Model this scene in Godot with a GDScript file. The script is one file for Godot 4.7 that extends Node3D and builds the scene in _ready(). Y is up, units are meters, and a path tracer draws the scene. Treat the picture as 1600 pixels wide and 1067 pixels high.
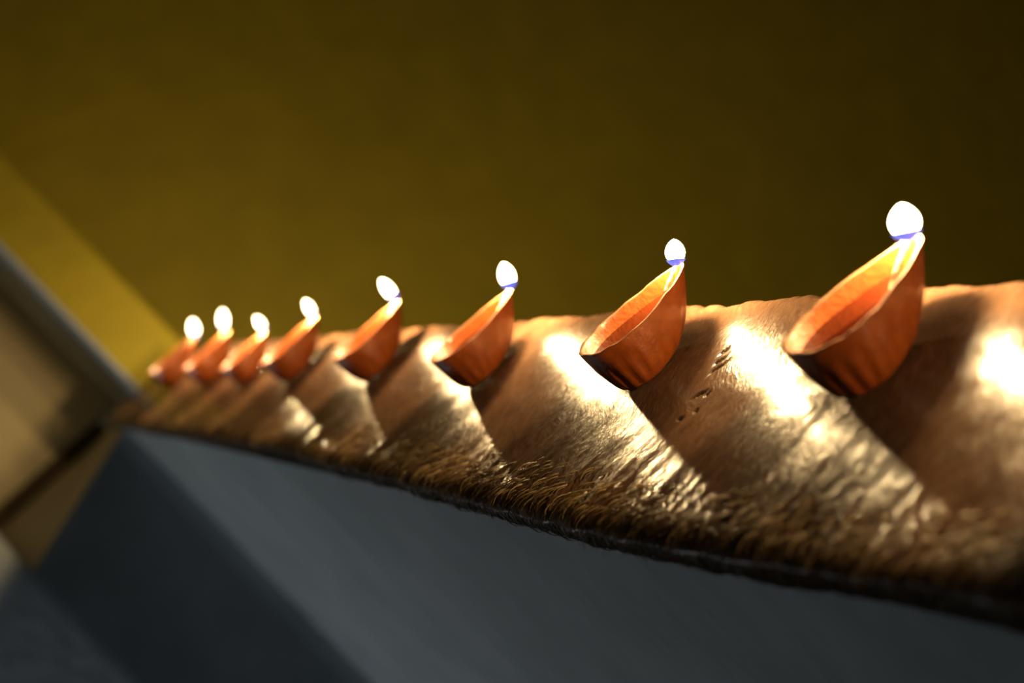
extends Node3D
# A row of burning clay oil lamps on the sloping brown ledge of a parapet, at night.
# Frames: HV across the ledge (away from the camera side), AV along the ledge (it climbs 15.6 degrees), NV its surface normal; GV is AV laid level.
const U := 2.2                # metres to one unit of the survey below (the lamps are 17 cm long)
const EYE := Vector3(0, 1.5, 0)
const FLOOR := -1.5 / U
var AV := Vector3(-0.30531, 0.26941, -0.91335).normalized()
var HV := AV.cross(Vector3.UP).normalized()
var NV := HV.cross(AV).normalized()
var GV := Vector3(AV.x, 0, AV.z).normalized()
const TOP := -0.2565          # height of the ledge surface along NV, seen from EYE
var rng := RandomNumberGenerator.new()
var M := {}
var taken := {}
var noise_a := FastNoiseLite.new()
var noise_b := FastNoiseLite.new()
var noise_c := FastNoiseLite.new()


func _ready() -> void:
	rng.seed = 20
	# --- camera: level, rolled 44 degrees, focused on the second lamp
	var cam := Camera3D.new()
	cam.name = "camera"
	var lens := CameraAttributesPhysical.new()
	lens.frustum_focal_length = 50.0
	lens.frustum_focus_distance = 0.75 * U
	lens.exposure_aperture = 2.05
	lens.frustum_near = 0.05
	lens.frustum_far = 60.0
	cam.attributes = lens
	cam.fov = 26.99
	cam.near = 0.05
	cam.far = 60.0
	cam.transform = Transform3D(Basis(Vector3(0, 0, 1), deg_to_rad(-44.0)), EYE)
	add_child(cam)
	cam.current = true
	# --- night sky, exposure
	var env := Environment.new()
	env.background_mode = Environment.BG_COLOR
	env.background_color = Color(0.15, 0.15, 0.15)
	env.background_energy_multiplier = 0.6
	env.tonemap_mode = Environment.TONE_MAPPER_LINEAR
	env.tonemap_exposure = 1.0
	env.sdfgi_enabled = true
	env.ssao_enabled = true
	env.ssil_enabled = true
	var we := WorldEnvironment.new()
	we.name = "world"
	we.environment = env
	add_child(we)
	# --- unseen cool lamp left of the frame, placed to light the blue-grey walls
	unseen_cool_lamp()
	materials()
	setting()
	ledge()
	lamps()


# ---------------------------------------------------------------- helpers
func numbered(called: String) -> String:
	if not taken.has(called):
		taken[called] = 0
		return called
	taken[called] += 1
	return "%s_%03d" % [called, taken[called]]


func tag(o: Node3D, label: String, category: String, group := "", kind := "") -> Node3D:
	o.set_meta("label", label)
	o.set_meta("category", category)
	if group:
		o.set_meta("group", group)
	if kind:
		o.set_meta("kind", kind)
	return o


func obj(called: String, mesh: Mesh, mats: Array, parent: Node = self) -> MeshInstance3D:
	var o := MeshInstance3D.new()
	o.name = numbered(called) if parent == self else called
	o.mesh = mesh
	for k in mats.size():
		if k < mesh.get_surface_count():
			mesh.surface_set_material(k, mats[k])
	parent.add_child(o, true)
	return o


func at_ledge(h: float, n: float, s: float) -> Vector3:
	return EYE + (HV * h + NV * n + AV * s) * U


func at_level(h: float, y: float, g: float) -> Vector3:
	return EYE + (HV * h + Vector3.UP * y + GV * g) * U


func level_frame(p: Vector3) -> Transform3D:
	return Transform3D(Basis(HV, Vector3.UP, -GV), p)


func tri(st: SurfaceTool, a: Vector3, b: Vector3, c: Vector3, out: Vector3) -> void:
	# winds the triangle so that its front looks along out
	if (c - a).cross(b - a).dot(out) < 0.0:
		var t := b
		b = c
		c = t
	for p: Vector3 in [a, b, c]:
		st.set_smooth_group(-1)
		st.add_vertex(p)


func quad(st: SurfaceTool, a: Vector3, b: Vector3, c: Vector3, d: Vector3, out: Vector3) -> void:
	tri(st, a, b, c, out)
	tri(st, a, c, d, out)


func chamfer_box(lo: Vector3, hi: Vector3, c: float, split := false) -> ArrayMesh:
	# a box with chamfered edges; with split, the faces towards -x are a second surface (other paint)
	lo *= U
	hi *= U
	c *= U
	var sides: Array[SurfaceTool] = [SurfaceTool.new(), SurfaceTool.new()]
	for s in sides:
		s.begin(Mesh.PRIMITIVE_TRIANGLES)
	var mid := (lo + hi) / 2.0
	var corner := func(sx: int, sy: int, sz: int, axis: int) -> Vector3:
		var sg := [sx, sy, sz]
		var p := Vector3.ZERO
		for k in 3:
			var e: float = hi[k] if sg[k] > 0 else lo[k]
			p[k] = e if k == axis else e - sg[k] * c
		return p
	var put := func(pts: Array) -> void:
		var m := Vector3.ZERO
		for p: Vector3 in pts:
			m += p / pts.size()
		var half := (hi - lo) / 2.0
		var e1: Vector3 = pts[1] - pts[0]
		var e2: Vector3 = pts[2] - pts[0]
		var nrm := e1.cross(e2)
		if nrm.dot((m - mid) / half) < 0.0:
			nrm = -nrm
		var st := sides[1 if split and nrm.normalized().x < -0.5 else 0]
		if pts.size() == 4:
			quad(st, pts[0], pts[1], pts[2], pts[3], nrm)
		else:
			tri(st, pts[0], pts[1], pts[2], nrm)
	for axis in 3:
		var u := (axis + 1) % 3
		var v := (axis + 2) % 3
		for s in [-1, 1]:
			var ring := []
			for q in [[-1, -1], [1, -1], [1, 1], [-1, 1]]:
				var g := [0, 0, 0]
				g[axis] = s
				g[u] = q[0]
				g[v] = q[1]
				ring.append(corner.call(g[0], g[1], g[2], axis))
			put.call(ring)
		for su in [-1, 1]:
			for sv in [-1, 1]:
				var e := []
				for q in [[-1, u], [1, u], [1, v], [-1, v]]:
					var g := [0, 0, 0]
					g[axis] = q[0]
					g[u] = su
					g[v] = sv
					e.append(corner.call(g[0], g[1], g[2], q[1]))
				put.call(e)
	for sx in [-1, 1]:
		for sy in [-1, 1]:
			for sz in [-1, 1]:
				put.call([corner.call(sx, sy, sz, 0), corner.call(sx, sy, sz, 1), corner.call(sx, sy, sz, 2)])
	var mesh := ArrayMesh.new()
	for s in sides:
		s.generate_normals()
		mesh = s.commit(mesh)
	return mesh


func grid(rows: Array, closed: bool, flip: bool, st: SurfaceTool = null, scale_uv := Vector2.ONE) -> SurfaceTool:
	# rows of points joined by smooth quads
	if st == null:
		st = SurfaceTool.new()
		st.begin(Mesh.PRIMITIVE_TRIANGLES)
	var n: int = rows[0].size()
	var m := n if closed else n - 1
	for i in rows.size() - 1:
		for j in m:
			var k := (j + 1) % n
			var q := [[i, j], [i + 1, j], [i + 1, k], [i, k]]
			var order := [0, 1, 2, 0, 2, 3] if not flip else [0, 2, 1, 0, 3, 2]
			for o in order:
				var w: Array = q[o]
				var jj: int = w[1] if not (closed and w[1] == 0 and j == n - 1) else n
				st.set_smooth_group(0)
				st.set_uv(Vector2(float(jj) / n, float(w[0]) / rows.size()) * scale_uv)
				st.add_vertex(rows[w[0]][w[1]])
	return st


func done(st: SurfaceTool, mesh: ArrayMesh = null) -> ArrayMesh:
	st.generate_normals()
	return st.commit(mesh if mesh else ArrayMesh.new())


func tube(path: Array, radii: Array, around := 8) -> Array:
	var rows := []
	var side := Vector3.UP
	for i in path.size():
		var d: Vector3 = (path[mini(i + 1, path.size() - 1)] - path[maxi(i - 1, 0)]).normalized()
		if absf(d.dot(side)) > 0.95:
			side = Vector3.RIGHT
		var x := side.cross(d).normalized()
		var y := d.cross(x)
		side = y
		var ring := []
		for k in around:
			var t := TAU * k / around
			ring.append(path[i] + (x * cos(t) + y * sin(t)) * radii[i])
		rows.append(ring)
	return rows


# ---------------------------------------------------------------- materials
func noise_tex(seed_: int, freq: float, octaves: int, type := FastNoiseLite.TYPE_SIMPLEX_SMOOTH, size := 512) -> NoiseTexture2D:
	var f := FastNoiseLite.new()
	f.seed = seed_
	f.noise_type = type
	f.frequency = freq
	f.fractal_octaves = octaves
	var t := NoiseTexture2D.new()
	t.width = size
	t.height = size
	t.seamless = true
	t.noise = f
	return t


func tinted(t: NoiseTexture2D, a: Color, b: Color) -> NoiseTexture2D:
	var r := Gradient.new()
	r.set_color(0, a)
	r.set_color(1, b)
	t.color_ramp = r
	return t


func plaster(called: String, a: Color, b: Color, seed_: int) -> StandardMaterial3D:
	var m := StandardMaterial3D.new()
	m.resource_name = called
	m.albedo_texture = tinted(noise_tex(seed_, 0.008, 5), a, b)
	m.roughness = 0.75
	m.heightmap_enabled = true
	m.heightmap_texture = noise_tex(seed_ + 1, 0.02, 5)
	m.heightmap_scale = 0.4
	m.uv1_triplanar = true
	m.uv1_scale = Vector3.ONE * 0.7
	return m


func materials() -> void:
	M.yellow = plaster("yellow_paint", Color(0.535, 0.49, 0.06), Color(0.585, 0.54, 0.085), 3)
	M.blue = plaster("blue_grey_paint", Color(0.61, 0.65, 0.67), Color(0.69, 0.72, 0.74), 5)
	M.cream = plaster("cream_paint", Color(0.86, 0.80, 0.64), Color(0.90, 0.84, 0.69), 7)
	M.dark = plaster("dark_brown", Color(0.25, 0.19, 0.10), Color(0.31, 0.24, 0.13), 9)
	M.cement = plaster("cement", Color(0.42, 0.40, 0.37), Color(0.50, 0.48, 0.45), 11)

	var l := StandardMaterial3D.new()
	l.resource_name = "brown_coping"
	l.vertex_color_use_as_albedo = true
	l.albedo_texture = tinted(noise_tex(21, 0.012, 5), Color(0.80, 0.78, 0.75), Color(1, 1, 1))
	l.roughness = 0.36
	l.roughness_texture = tinted(noise_tex(23, 0.02, 4), Color(0.55, 0.55, 0.55), Color(0.85, 0.85, 0.85))
	l.metallic_specular = 0.24
	l.heightmap_enabled = true
	l.heightmap_texture = noise_tex(25, 0.02, 5, FastNoiseLite.TYPE_SIMPLEX_SMOOTH, 1024)
	l.heightmap_scale = 0.034
	l.uv1_scale = Vector3(24.0, 9.0, 1)
	M.ledge = l

	M.fibres = []
	for tint: Color in [Color(0.44, 0.35, 0.20), Color(0.37, 0.28, 0.17), Color(0.52, 0.42, 0.26)]:
		var f := StandardMaterial3D.new()
		f.resource_name = "brown_fibre"
		f.albedo_color = tint
		f.roughness = 0.5
		M.fibres.append(f)

	var c := StandardMaterial3D.new()
	c.resource_name = "terracotta"
	c.albedo_texture = tinted(noise_tex(31, 0.015, 4), Color(0.43, 0.19, 0.035), Color(0.52, 0.245, 0.055))
	c.roughness = 0.42
	c.clearcoat_enabled = true
	c.clearcoat = 0.5
	c.clearcoat_roughness = 0.15
	c.heightmap_enabled = true
	c.heightmap_texture = noise_tex(33, 0.03, 4)
	c.heightmap_scale = 0.06
	c.uv1_triplanar = true
	c.uv1_scale = Vector3.ONE * 14.0
	M.clay = c

	var r := StandardMaterial3D.new()
	r.resource_name = "bare_clay"
	r.albedo_color = Color(0.58, 0.41, 0.28)
	r.roughness = 0.8
	M.rim = r

	var o := StandardMaterial3D.new()
	o.resource_name = "oil"
	o.albedo_color = Color(0.22, 0.07, 0.025)
	o.roughness = 0.08
	M.oil = o

	var w := StandardMaterial3D.new()
	w.resource_name = "cotton"
	w.albedo_color = Color(0.93, 0.86, 0.70)
	w.roughness = 0.8
	M.wick = w

	var e := StandardMaterial3D.new()
	e.resource_name = "flame_glow"
	e.albedo_color = Color.BLACK
	e.emission_enabled = true
	e.emission = Color(1.0, 0.90, 0.70)
	e.emission_energy_multiplier = 18.0
	M.flame = e

	var b := StandardMaterial3D.new()
	b.resource_name = "flame_blue"
	b.albedo_color = Color.BLACK
	b.emission_enabled = true
	b.emission = Color(0.42, 0.50, 1.0)
	b.emission_energy_multiplier = 1.0
	M.flame_blue = b


# ---------------------------------------------------------------- lights outside the frame
func unseen_cool_lamp() -> void:  # unseen lamp, out of view; its cool light falls on the blue-grey walls
	var t := Node3D.new()
	t.name = "unseen_cool_lamp"
	t.transform = level_frame(at_level(-1.2, -0.1, 2.0))
	tag(t, "unseen cool lamp out of view at the left, placed to light the blue-grey walls", "lamp")
	add_child(t)
	var m := StandardMaterial3D.new()
	m.albedo_color = Color(0.9, 0.9, 0.9)
	m.emission_enabled = true
	m.emission = Color(0.80, 0.92, 1.0)
	m.emission_energy_multiplier = 1.5
	var housing := StandardMaterial3D.new()
	housing.albedo_color = Color(0.85, 0.85, 0.85)
	obj("housing", chamfer_box(Vector3(-0.06, 0.02, -0.12), Vector3(0.0, 0.06, 0.12), 0.006), [housing], t)
	obj("tube", done(grid(tube([Vector3(-0.066, 0, -0.242), Vector3(-0.066, 0, 0.242)], [0.014, 0.014], 16), true, true)), [m], t)
	var a := AreaLight3D.new()
	a.name = "unseen_cool_light"
	a.area_size = Vector2(0.05, 0.48)
	a.light_color = Color(0.96, 0.99, 1.0)
	a.light_energy = 1.55
	a.shadow_enabled = true
	var d := Vector3(1.0, 0, 0).normalized()      # where it shines, in the lamp's own axes
	a.transform = Transform3D(Basis(Vector3(0, 0, 1), d.cross(Vector3(0, 0, 1)) * -1.0, -d).orthonormalized(), Vector3(-0.066, 0, 0) + d * 0.03)
	t.add_child(a)


# ---------------------------------------------------------------- walls and floor
func slab(called: String, lo: Vector3, hi: Vector3, mats: Array, label: String, category := "wall", c := 0.004) -> MeshInstance3D:
	# lo and hi are (across, height, along the level axis) from EYE
	var base := Vector3((lo.x + hi.x) / 2.0, lo.y, (lo.z + hi.z) / 2.0)
	var a := lo - base
	var b := hi - base
	var o := obj(called, chamfer_box(Vector3(a.x, a.y, -b.z), Vector3(b.x, b.y, -a.z), c, mats.size() > 1), mats)
	o.transform = level_frame(at_level(base.x, base.y, base.z))
	tag(o, label, category, "", "structure")
	return o


func prism(called: String, outline: Array, x0: float, x1: float, axis: int, mat: Material, label: String, category := "wall") -> MeshInstance3D:
	# outline in (along, height) pushed from x0 to x1 across (axis 0), or in (across, height) pushed along (axis 2)
	var st := SurfaceTool.new()
	st.begin(Mesh.PRIMITIVE_TRIANGLES)
	var flat := PackedVector2Array(outline)
	var place := func(p: Vector2, x: float) -> Vector3:
		return Vector3(x, p.y, -p.x) * U if axis == 0 else Vector3(p.x, p.y, -x) * U
	var ids := Geometry2D.triangulate_polygon(flat)
	for e: float in [x0, x1]:
		var out: Vector3 = place.call(Vector2.ZERO, e - (x0 + x1) / 2.0)
		for k in range(0, ids.size(), 3):
			tri(st, place.call(flat[ids[k]], e), place.call(flat[ids[k + 1]], e), place.call(flat[ids[k + 2]], e), out)
	var mid := Vector2.ZERO
	for p in flat:
		mid += p / flat.size()
	for k in flat.size():
		var p := flat[k]
		var q := flat[(k + 1) % flat.size()]
		var out: Vector3 = place.call((p + q) / 2.0 - mid, 0.0)
		quad(st, place.call(p, x0), place.call(q, x0), place.call(q, x1), place.call(p, x1), out)
	var o := obj(called, done(st), [mat])
	o.transform = level_frame(EYE)
	tag(o, label, category, "", "structure")
	return o


func low_wall() -> void:
	# dark front with a falling top edge; its cream top slopes up to the strip on the cream wall
	var a := [Vector3(-0.06, FLOOR, -2.24), Vector3(0.2, FLOOR, -2.24), Vector3(0.2, 0.317, -2.24), Vector3(-0.06, 0.243, -2.24)]
	var b := [Vector3(-0.06, FLOOR, -2.556), Vector3(0.2, FLOOR, -2.556), Vector3(0.2, 0.382, -2.556), Vector3(-0.06, 0.376, -2.556)]
	var front := SurfaceTool.new()
	front.begin(Mesh.PRIMITIVE_TRIANGLES)
	for k in 4:
		a[k] *= U
		b[k] *= U
	quad(front, a[0], a[1], a[2], a[3], Vector3.BACK)
	quad(front, b[0], b[1], b[2], b[3], Vector3.FORWARD)
	quad(front, a[0], a[3], b[3], b[0], Vector3.LEFT)
	quad(front, a[1], a[2], b[2], b[1], Vector3.RIGHT)
	quad(front, a[0], a[1], b[1], b[0], Vector3.DOWN)
	var top := SurfaceTool.new()
	top.begin(Mesh.PRIMITIVE_TRIANGLES)
	quad(top, a[3], a[2], b[2], b[3], Vector3.UP)
	var o := obj("wall_low", done(top, done(front)), [M.blue, M.cream])
	o.transform = level_frame(EYE)
	tag(o, "dark grey low wall with a sloping cream top in front of the cream wall", "wall", "", "structure")


func setting() -> void:
	# the parapet carries the ledge: its top climbs with it; left face blue-grey
	var under := []
	for s: float in [0.05, 2.62]:
		var p := AV * s + NV * -0.2945
		under.append(Vector2(p.dot(GV), p.y))
	prism("wall_parapet", [Vector2(under[0].x, FLOOR), Vector2(under[1].x - 0.08, FLOOR), Vector2(under[1].x - 0.08, under[1].y - 0.02), under[0]], 0.2, 0.345, 0, M.blue, "plain blue-grey plastered parapet wall below the brown ledge with the lamps")
	# the divider stands behind the last lamp: yellow to the front, blue-grey to the left
	slab("wall_divider", Vector3(0.244, -0.2, 2.163), Vector3(0.345, 2.2, 2.56), [M.yellow, M.blue], "narrow bright yellow wall end standing behind the farthest lamp", "wall", 0.006)
	slab("wall_back", Vector3(0.335, FLOOR, 2.45), Vector3(3.6, 2.2, 2.68), [M.yellow], "broad dim olive yellow wall in the background above the ledge")
	slab("wall_passage", Vector3(-2.2, FLOOR, 2.555), Vector3(0.33, 2.2, 2.68), [M.cream], "cream wall at the far left, lit warm beyond the yellow wall end")
	slab("trim_1", Vector3(-0.05, 0.376, 2.535), Vector3(0.25, 0.402, 2.56), [M.dark], "thin dark brown strip running level along the cream wall", "trim", 0.004)  # dark brown strip laid along the cream wall
	low_wall()
	slab("wall_left", Vector3(-2.2, FLOOR, 2.20), Vector3(-0.0418, 2.2, 2.556), [M.blue], "shaded grey jamb in the lower left corner, standing out from the cream wall", "wall", 0.012)
	slab("floor", Vector3(-2.2, FLOOR - 0.1, -1.5), Vector3(3.6, FLOOR, 2.68), [M.cement], "grey cement floor on both sides of the parapet", "floor")


# ---------------------------------------------------------------- the ledge
func section() -> PackedVector2Array:
	# its cross section (across, height) from the far edge over the top to the underside of the near edge, in even steps
	var c := Curve2D.new()
	var pts := [Vector2(0.345, -0.2935), Vector2(0.352, -0.285), Vector2(0.352, -0.270), Vector2(0.347, -0.2595), Vector2(0.336, -0.2565), Vector2(0.30, -0.2565), Vector2(0.27, -0.2568), Vector2(0.24, -0.2572), Vector2(0.215, -0.2572), Vector2(0.200, -0.2568), Vector2(0.190, -0.2566), Vector2(0.1832, -0.2582), Vector2(0.1806, -0.261), Vector2(0.1815, -0.2655), Vector2(0.187, -0.274), Vector2(0.194, -0.283), Vector2(0.202, -0.291), Vector2(0.215, -0.2935)]
	for k in pts.size():
		var d: Vector2 = (pts[mini(k + 1, pts.size() - 1)] - pts[maxi(k - 1, 0)]) / 6.0
		c.add_point(pts[k], -d, d)
	c.bake_interval = 0.0005
	var out := PackedVector2Array()
	var n := 170
	for k in n + 1:
		out.append(c.sample_baked(c.get_baked_length() * k / n, true))
	return out


func ledge() -> void:
	noise_a.seed = 41
	noise_a.frequency = 1.0
	noise_a.fractal_octaves = 4
	noise_b.seed = 43
	noise_b.frequency = 1.0
	noise_b.fractal_octaves = 3
	noise_c.seed = 47
	noise_c.frequency = 1.0
	noise_c.fractal_type = FastNoiseLite.FRACTAL_RIDGED
	noise_c.fractal_octaves = 3
	var prof := section()
	var arc := PackedFloat32Array([0.0])
	for k in range(1, prof.size()):
		arc.append(arc[k - 1] + prof[k].distance_to(prof[k - 1]))
	var along := PackedFloat32Array()
	var s := 0.20
	while s < 2.168:
		along.append(s)
		s += 0.0021 * s
	along.append(2.168)
	var nc := prof.size()
	# scratches in the coping beside the second lamp: along, across, length, turn, depth
	var scars := [[0.6158, 0.2905, 0.0196, -0.46, 0.0016], [0.6204, 0.2961, 0.0109, -0.33, 0.0016], [0.6247, 0.3034, 0.0091, -0.19, 0.0016], [0.6097, 0.2715, 0.0154, -0.76, 0.0016], [0.6035, 0.2719, 0.0057, 0.15, 0.0016], [0.6002, 0.2603, 0.0038, -0.71, 0.0016], [0.6077, 0.2541, 0.0046, -0.74, 0.0016]]
	# how far the near edge is worn back, along the ledge
	var worn := Curve.new()
	worn.min_domain = 0.0
	worn.max_domain = 2.4
	worn.min_value = -0.05
	for q in [[0.2, 0.008], [0.35, 0.005], [0.45, 0.0], [0.56, -0.003], [0.7, -0.001], [1.0, 0.004], [1.25, 0.009], [1.55, 0.006], [1.85, 0.002], [2.2, 0.001]]:
		worn.add_point(Vector2(q[0], q[1]))
	var rim_shift := worn
	var verts := PackedVector3Array()
	var uvs := PackedVector2Array()
	var cols := PackedColorArray()
	var mid := at_ledge(0.28, -0.295, 1.2)
	var frame := Transform3D(Basis(HV, NV, -AV), mid)
	for i in along.size():
		var si := along[i]
		for j in nc:
			var p := prof[j]
			var t := (prof[mini(j + 1, nc - 1)] - prof[maxi(j - 1, 0)]).normalized()
			var out := Vector2(t.y, -t.x)          # outward for a curve that runs from far to near over the top
			var v := arc[j]
			var low := smoothstep(0.140, 0.190, v) # how near to the lower edge
			var seat := 1.0 - smoothstep(0.02, 0.04, absf(v - 0.088))
			var warp := noise_b.get_noise_2d(si * 14.0, v * 14.0) * 0.012
			var skew := si + v * 0.25 + warp
			var d := noise_b.get_noise_2d(si * 9.0 + 5.0, v * 6.0) * 0.0014 * (1.0 - 0.8 * seat)
			d += noise_a.get_noise_2d(skew * 170.0, v * 45.0) * lerpf(0.00013, 0.00036, low) * (1.0 - 0.5 * seat)
			d += noise_c.get_noise_2d(skew * 90.0 + 9.0, v * 30.0) * lerpf(0.0001, 0.0005, low)
			d += noise_b.get_noise_2d(si * 26.0 + 31.0, 3.0) * 0.0025 * low
			d += noise_b.get_noise_2d(si * 30.0 + 71.0, 8.0) * 0.0038 * (1.0 - smoothstep(0.03, 0.055, v))
			var scratch_dark := 0.0
			if si > 0.5 and si < 0.66:
				for k in scars:
					var q := Vector2(p.x - k[1], si - k[0]).rotated(-k[3])      # x along the scratch
					q.y += sin(q.x * 500.0) * 0.0007
					var near := 1.0 - smoothstep(0.2, 1.0, Vector2(q.x / (k[2] * 0.55), q.y / 0.0016).length())
					d -= near * k[4]
					scratch_dark = maxf(scratch_dark, smoothstep(0.1, 0.5, near))
			var w := p + out * (d - 0.0008) + Vector2(rim_shift.sample(si) * smoothstep(0.12, 0.185, v), 0)
			verts.append(frame.affine_inverse() * at_ledge(w.x, w.y, si))
			uvs.append(Vector2(skew, v))
			var patch := noise_b.get_noise_2d(si * 20.0 - 7.0, v * 24.0) * 0.5 + 0.5
			var fleck := smoothstep(0.25, 0.6, noise_a.get_noise_2d(skew * 220.0, v * 90.0))
			var col := Color(0.165, 0.09, 0.054).lerp(Color(0.12, 0.067, 0.039), patch).lerp(Color(0.06, 0.036, 0.021), fleck * 0.4)
			cols.append(col.lerp(Color(0.03, 0.022, 0.016), scratch_dark))  # the scratch grooves are also coloured darker
	var normals := PackedVector3Array()
	normals.resize(verts.size())
	var ids := PackedInt32Array()
	for i in along.size():
		for j in nc:
			var ds := verts[mini(i + 1, along.size() - 1) * nc + j] - verts[maxi(i - 1, 0) * nc + j]
			var dv := verts[i * nc + mini(j + 1, nc - 1)] - verts[i * nc + maxi(j - 1, 0)]
			normals[i * nc + j] = ds.cross(dv).normalized()
			if i + 1 < along.size() and j + 1 < nc:
				var a := i * nc + j
				ids.append_array([a, a + 1, a + nc, a + 1, a + nc + 1, a + nc])
	# outward is up on the top face
	if normals[(along.size() / 2) * nc + 70].y < 0.0:
		for k in normals.size():
			normals[k] = -normals[k]
	var va := verts[(along.size() / 2) * nc + 70]
	var vb := verts[(along.size() / 2) * nc + 71]
	var vc := verts[(along.size() / 2 + 1) * nc + 70]
	if (vc - va).cross(vb - va).y < 0.0:
		for k in range(0, ids.size(), 3):
			var t2 := ids[k]
			ids[k] = ids[k + 1]
			ids[k + 1] = t2
	var arrays := []
	arrays.resize(Mesh.ARRAY_MAX)
	arrays[Mesh.ARRAY_VERTEX] = verts
	arrays[Mesh.ARRAY_NORMAL] = normals
	arrays[Mesh.ARRAY_TEX_UV] = uvs
	arrays[Mesh.ARRAY_COLOR] = cols
	arrays[Mesh.ARRAY_INDEX] = ids
	var mesh := ArrayMesh.new()
	mesh.add_surface_from_arrays(Mesh.PRIMITIVE_TRIANGLES, arrays)
	var root := Node3D.new()
	root.name = "ledge"
	root.transform = frame
	tag(root, "rough glossy brown ledge sloping up behind the clay lamps, shaggy along its lower edge", "ledge")
	add_child(root)
	obj("coping", mesh, [M.ledge], root)
	# the shaggy lower edge: strands of the coarse coat in three tones
	for tone in 3:
		var st := SurfaceTool.new()
		st.begin(Mesh.PRIMITIVE_TRIANGLES)
		for k in 4200:
			var sk := 0.24 * pow(2.155 / 0.24, rng.randf())
			var j := int(lerpf(110, 167, pow(rng.randf(), 0.6)))
			var i := clampi(int(log(sk / 0.20) / 0.0021), 0, along.size() - 2)
			var root_p := verts[i * nc + j]
			var nn := normals[i * nc + j]
			var down := (verts[i * nc + mini(j + 7, nc - 1)] - root_p).normalized()
			var clump := noise_b.get_noise_2d(sk * 55.0, 2.0)
			var sway := Vector3(0, 0, 1) * (clump * 0.9 - 0.15 + rng.randf_range(-0.25, 0.25))
			var length := rng.randf_range(0.007, 0.019) * U * lerpf(0.6, 1.0, clampf((j - 110) / 28.0, 0.0, 1.0))
			var wide := rng.randf_range(0.00022, 0.00055) * U
			var path := []
			var radii := []
			for q in 6:
				var u := q / 5.0
				path.append(root_p - nn * 0.0013 + (down + sway * u) * length * u + nn * (sin(u * PI * 0.8) * length * 0.26))
				radii.append(wide * (1.0 - u * 0.85))
			grid(tube(path, radii, 4), true, true, st)
		var fr := obj("fibre_fringe", done(st), [M.fibres[tone]], root)
		fr.set_meta("kind", "stuff")


# ---------------------------------------------------------------- the lamps
func rim_point(t: float, scale_: float) -> Vector2:
	var c := maxf(cos(t), 0.0)
	return Vector2(0.003 + 0.026 * cos(t) + 0.0255 * pow(c, 2.2), 0.0240 * sin(t) * (1.0 - 0.15 * pow(c, 6.0))) * scale_


func bowl_point(t: float, v: float, k: float, flute: float, tall: float) -> Vector3:
	# outside of the bowl: v from 0 at the foot to 1 at the rim; the spout side leans out more
	var spout := maxf(cos(t), 0.0)
	var foot := Vector2(cos(t), sin(t)) * 0.0130 * k
	var rim := rim_point(t, k)
	var w := pow(v, lerpf(0.38, 0.46, spout * spout))
	var p := foot.lerp(rim, w)
	var lobes := pow(absf(cos(t * 9.0)), 0.7)
	p += p.normalized() * flute * (lobes - 0.6) * smoothstep(0.0, 0.12, v) * (1.0 - smoothstep(0.45, 0.85, v))
	return Vector3(p.x, v * (tall - 0.0013 * k * sin(t) * sin(t)), -p.y)


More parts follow.
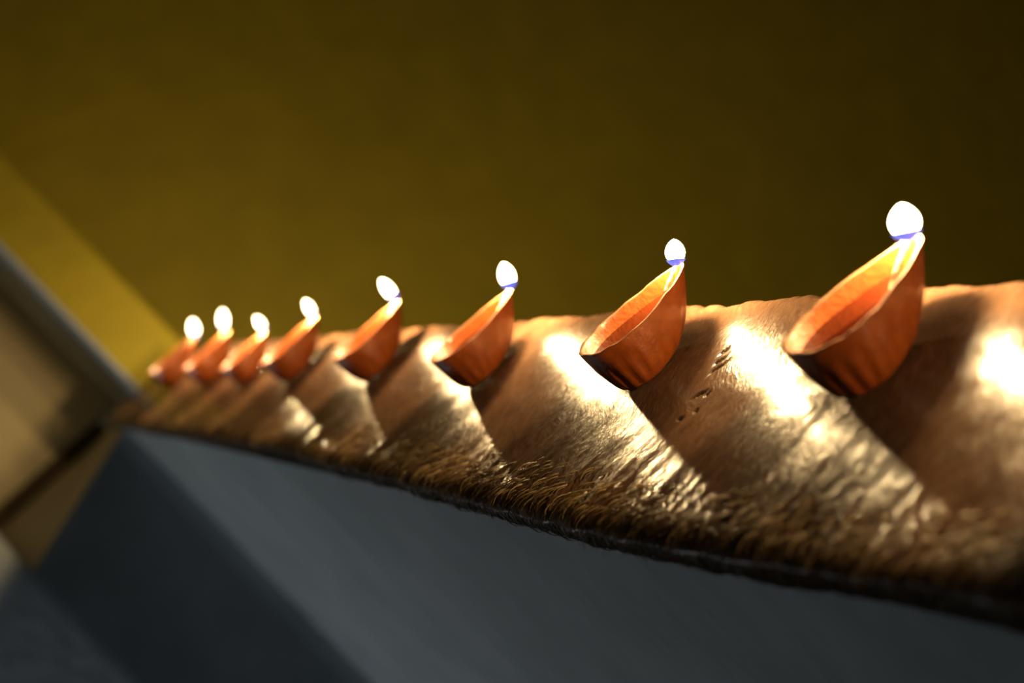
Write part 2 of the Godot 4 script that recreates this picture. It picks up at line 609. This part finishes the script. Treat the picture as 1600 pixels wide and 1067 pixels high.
func lamp(row: Array, label: String, seed_: int, style: Array) -> void:
	var k: float = row[3] / 0.0797
	var tall := 0.0315 * k
	var root := Node3D.new()
	root.name = numbered("clay_lamp")
	var yaw := deg_to_rad(row[2])
	var x := HV * cos(yaw) + AV * sin(yaw)
	root.transform = Transform3D(Basis(x, NV, x.cross(NV)).scaled(Vector3.ONE * U), at_ledge(row[0], TOP, row[1]))
	tag(root, label, "oil lamp", "burning clay lamps along the ledge")
	add_child(root)
	var n := 72
	var rough := FastNoiseLite.new()
	rough.seed = seed_
	rough.frequency = 1.0
	# bowl: outside, lip, inside in one shell
	var rows := []
	var foot := []
	for q in n:
		foot.append(Vector3(0, 0.0008, 0))
	rows.append(foot)
	for i in 15:
		var v := pow(i / 14.0, 1.7)
		var ring := []
		for q in n:
			var t := TAU * q / n
			var p := bowl_point(t, v, k, style[0], tall)
			var wob := rough.get_noise_2d(cos(t) * 1.6 + v, sin(t) * 1.6)
			p += Vector3(p.x, 0, p.z).normalized() * wob * 0.0007
			p.y += v * rough.get_noise_2d(cos(t) * 2.2 + 7.0, sin(t) * 2.2) * 0.0009
			ring.append(p)
		rows.append(ring)
	var lip: Array = rows[-1]
	var outside := rows
	var inner := []
	for i in 12:
		var v := 1.0 - i / 11.0
		var ring := []
		for q in n:
			var o: Vector3 = lip[q]
			var t := TAU * q / n
			var full := bowl_point(t, lerpf(0.16, 1.0, v), k, 0.0, tall)
			var y := lerpf(0.0052, o.y - 0.0002, v)
			var shrink := Vector2(full.x, full.z)
			var c := Vector2(0.002, 0)
			var dist := (shrink - c).length()
			shrink = c + (shrink - c) * maxf(dist - 0.0021, 0.0) / maxf(dist, 0.0001)
			ring.append(Vector3(shrink.x, y, shrink.y))
		inner.append(ring)
	var mid_lip := []
	for q in n:
		mid_lip.append((lip[q] + inner[0][q]) / 2.0 + Vector3(0, 0.0003, 0))
	var close := []
	for q in n:
		close.append(Vector3(0.001, 0.0048, 0))
	var st := grid(outside, true, false)
	grid(inner + [close], true, false, st)
	obj("bowl", done(st), [M.clay], root)
	obj("rim", done(grid([lip, mid_lip, inner[0]], true, false)), [M.rim], root)
	# oil
	var level: float = style[1]
	var edge := []
	var mid := []
	var ii := (1.0 - level) * 11.0
	for q in n:
		var p: Vector3 = inner[int(ii)][q].lerp(inner[mini(int(ii) + 1, 11)][q], ii - int(ii))
		p.y = lerpf(0.0052, tall, level)
		edge.append(p)
		mid.append(Vector3(0.002, p.y, 0))
	obj("oil", done(grid([edge, mid], true, false)), [M.oil], root)
	# wick: from the oil up the spout to the flame
	var back := Basis(x, NV, x.cross(NV)).inverse()
	var off: Vector3 = row[4]
	var fb := back * (HV * off.x + NV * off.y + AV * off.z)
	var fd := (back * Vector3(row[5])).normalized()
	var tip := fb + fd * 0.002
	var sag := Vector3(0.036 * k, tall * 0.80, fb.z * 0.6)
	var path := []
	var radii := []
	var curve := Curve3D.new()
	curve.add_point(Vector3(0.020, edge[0].y - 0.002, style[2] * 0.3), Vector3.ZERO, Vector3(0.012, 0.001, 0))
	curve.add_point(sag, Vector3(-0.009, -0.006, 0), Vector3(0.004, 0.003, 0))
	curve.add_point(tip, -fd * 0.004, Vector3.ZERO)
	curve.bake_interval = 0.001
	for q in 19:
		var u := q / 18.0
		path.append(curve.sample_baked(curve.get_baked_length() * u, true))
		radii.append((0.0014 + 0.0002 * sin(u * 40.0)) * (1.0 - 0.5 * smoothstep(0.8, 1.0, u)))
	obj("wick", done(grid(tube(path, radii, 10), true, true)), [M.wick], root)
	# flame: a teardrop along its lean, blue where it leaves the wick
	var long: float = row[6]
	var wide: float = row[7]
	var px := fd.cross(Vector3(0.3, 0.2, 1).normalized()).normalized()
	var pz := px.cross(fd)
	var body := []
	var blue := []
	for i in 21:
		var u := i / 20.0
		var r := wide * 0.5 * pow(sin(PI * pow(u, 0.95)), 0.62)
		var x2 := u * 0.46                       # the blue cup clings to the lowest fifth and narrows inside the white body
		var r2 := wide * 0.5 * pow(sin(PI * pow(x2, 0.95)), 0.62)
		r2 = r2 * 1.04 + 0.0006 if x2 < 0.27 else r2 * 0.7
		var ring := []
		var cup := []
		for q in 24:
			var a := TAU * q / 24
			var dir := px * cos(a) + pz * sin(a)
			ring.append(fb + fd * long * u + dir * maxf(r, 0.00001))
			cup.append(fb + fd * (long * x2 - 0.0006) + dir * maxf(r2, 0.0003))
		body.append(ring)
		blue.append(cup)
	var fl := obj("flame", done(grid(body, true, true)), [M.flame], root)
	obj("flame_base", done(grid(blue, true, true)), [M.flame_blue], fl)
	# its light: a tall thin flame shines like three upright strips back to back, and a little from its middle to all sides
	var warm := Color(1.0, 0.84, 0.58)
	var heart := fb + fd * long * 0.45
	var light := OmniLight3D.new()
	light.name = "flame_light"
	light.light_color = warm
	light.light_energy = 0.006 * U * U
	light.light_size = 0.01
	light.omni_range = 16.0
	light.omni_attenuation = 2.0
	light.shadow_enabled = true
	light.position = heart
	root.add_child(light)
	var up := (fd + Vector3.UP * 1.5).normalized()
	for q in 3:
		var strip := AreaLight3D.new()
		strip.name = "flame_strip"
		strip.light_color = warm
		strip.light_energy = 0.042 * U * U
		strip.area_size = Vector2(0.0026, long * 0.8) * U
		strip.area_range = 16.0
		strip.area_attenuation = 2.0
		strip.shadow_enabled = true
		var away := Vector3(cos(TAU * (q + 0.25) / 3.0), 0, sin(TAU * (q + 0.25) / 3.0))
		var side := up.cross(away).normalized()
		strip.transform = Transform3D(Basis(side, up, side.cross(up)), heart)
		root.add_child(strip, true)
	var below := AreaLight3D.new()  # added downward fill, brightens the ledge around its own lamp
	below.name = "flame_down_fill"
	below.light_color = warm
	below.light_energy = 0.034 * U * U
	below.area_size = Vector2(0.0028, 0.0028) * U
	below.area_range = 16.0
	below.area_attenuation = 2.0
	below.shadow_enabled = true
	below.transform = Transform3D(Basis(Vector3.RIGHT, -PI / 2.0), heart)
	root.add_child(below)


func lamps() -> void:
	# across, along, turn of the spout, length, foot of the flame from the lamp's foot (across, up, along), lean of the flame, its length and width
	var rows := [
		[0.2849, 0.4890, -9.6, 0.0797, Vector3(0.0491, 0.0327, -0.0073), Vector3(0.545, 0.838, 0), 0.0161, 0.0135],
		[0.2862, 0.6817, -5.2, 0.0806, Vector3(0.0515, 0.0331, -0.0040), Vector3(0.623, 0.782, 0), 0.0145, 0.0111],
		[0.2837, 0.9079, -4.3, 0.0787, Vector3(0.0535, 0.0320, -0.0045), Vector3(0.468, 0.884, 0), 0.0190, 0.0120],
		[0.2877, 1.1468, -0.7, 0.0798, Vector3(0.0523, 0.0335, -0.0003), Vector3(0.133, 0.991, 0), 0.0222, 0.0104],
		[0.2835, 1.3885, -6.3, 0.0768, Vector3(0.0496, 0.0315, -0.0054), Vector3(0.265, 0.964, 0), 0.0190, 0.0087],
		[0.2765, 1.5622, -5.6, 0.0689, Vector3(0.0458, 0.0290, -0.0053), Vector3(0.171, 0.985, 0), 0.0178, 0.0086],
		[0.2740, 1.7405, 0.1, 0.0793, Vector3(0.0482, 0.0355, 0.0023), Vector3(0.659, 0.752, 0), 0.0248, 0.0109],
		[0.2666, 1.9475, -9.8, 0.0790, Vector3(0.0556, 0.0283, -0.0111), Vector3(0.553, 0.833, 0), 0.0247, 0.0119],
		[0.2850, 0.2550, -6.0, 0.0797, Vector3(0.0491, 0.0327, -0.0060), Vector3(0.45, 0.89, 0), 0.0165, 0.0120],  # unseen lamp out of view, placed to light the rightmost visible bowl
	]
	var labels := [
		"large orange clay lamp at the right, its flame the fattest of the row",
		"sharp clay lamp with a chipped pale spout edge beside black scratches in the ledge",
		"third clay lamp from the right, fine slanting ribs on its side",
		"fourth clay lamp from the right, with a slender flame leaning left",
		"fifth clay lamp from the right, a round glint on its near rim",
		"small dark clay lamp, third from the yellow wall end",
		"clay lamp with the tallest flame, second from the yellow wall end",
		"farthest clay lamp, standing against the yellow wall end",
		"unseen clay lamp out of view on the right, lighting the side of the rightmost lamp",
	]
	var styles := [[0.0016, 0.66, 0.002], [0.0013, 0.68, 0.004], [0.0009, 0.64, 0.006], [0.0008, 0.4, 0.0], [0.0008, 0.4, 0.0], [0.0008, 0.4, 0.0], [0.0008, 0.4, 0.0], [0.0008, 0.4, 0.0], [0.0012, 0.4, 0.0]]
	for i in rows.size():
		lamp(rows[i], labels[i], 60 + i, styles[i])
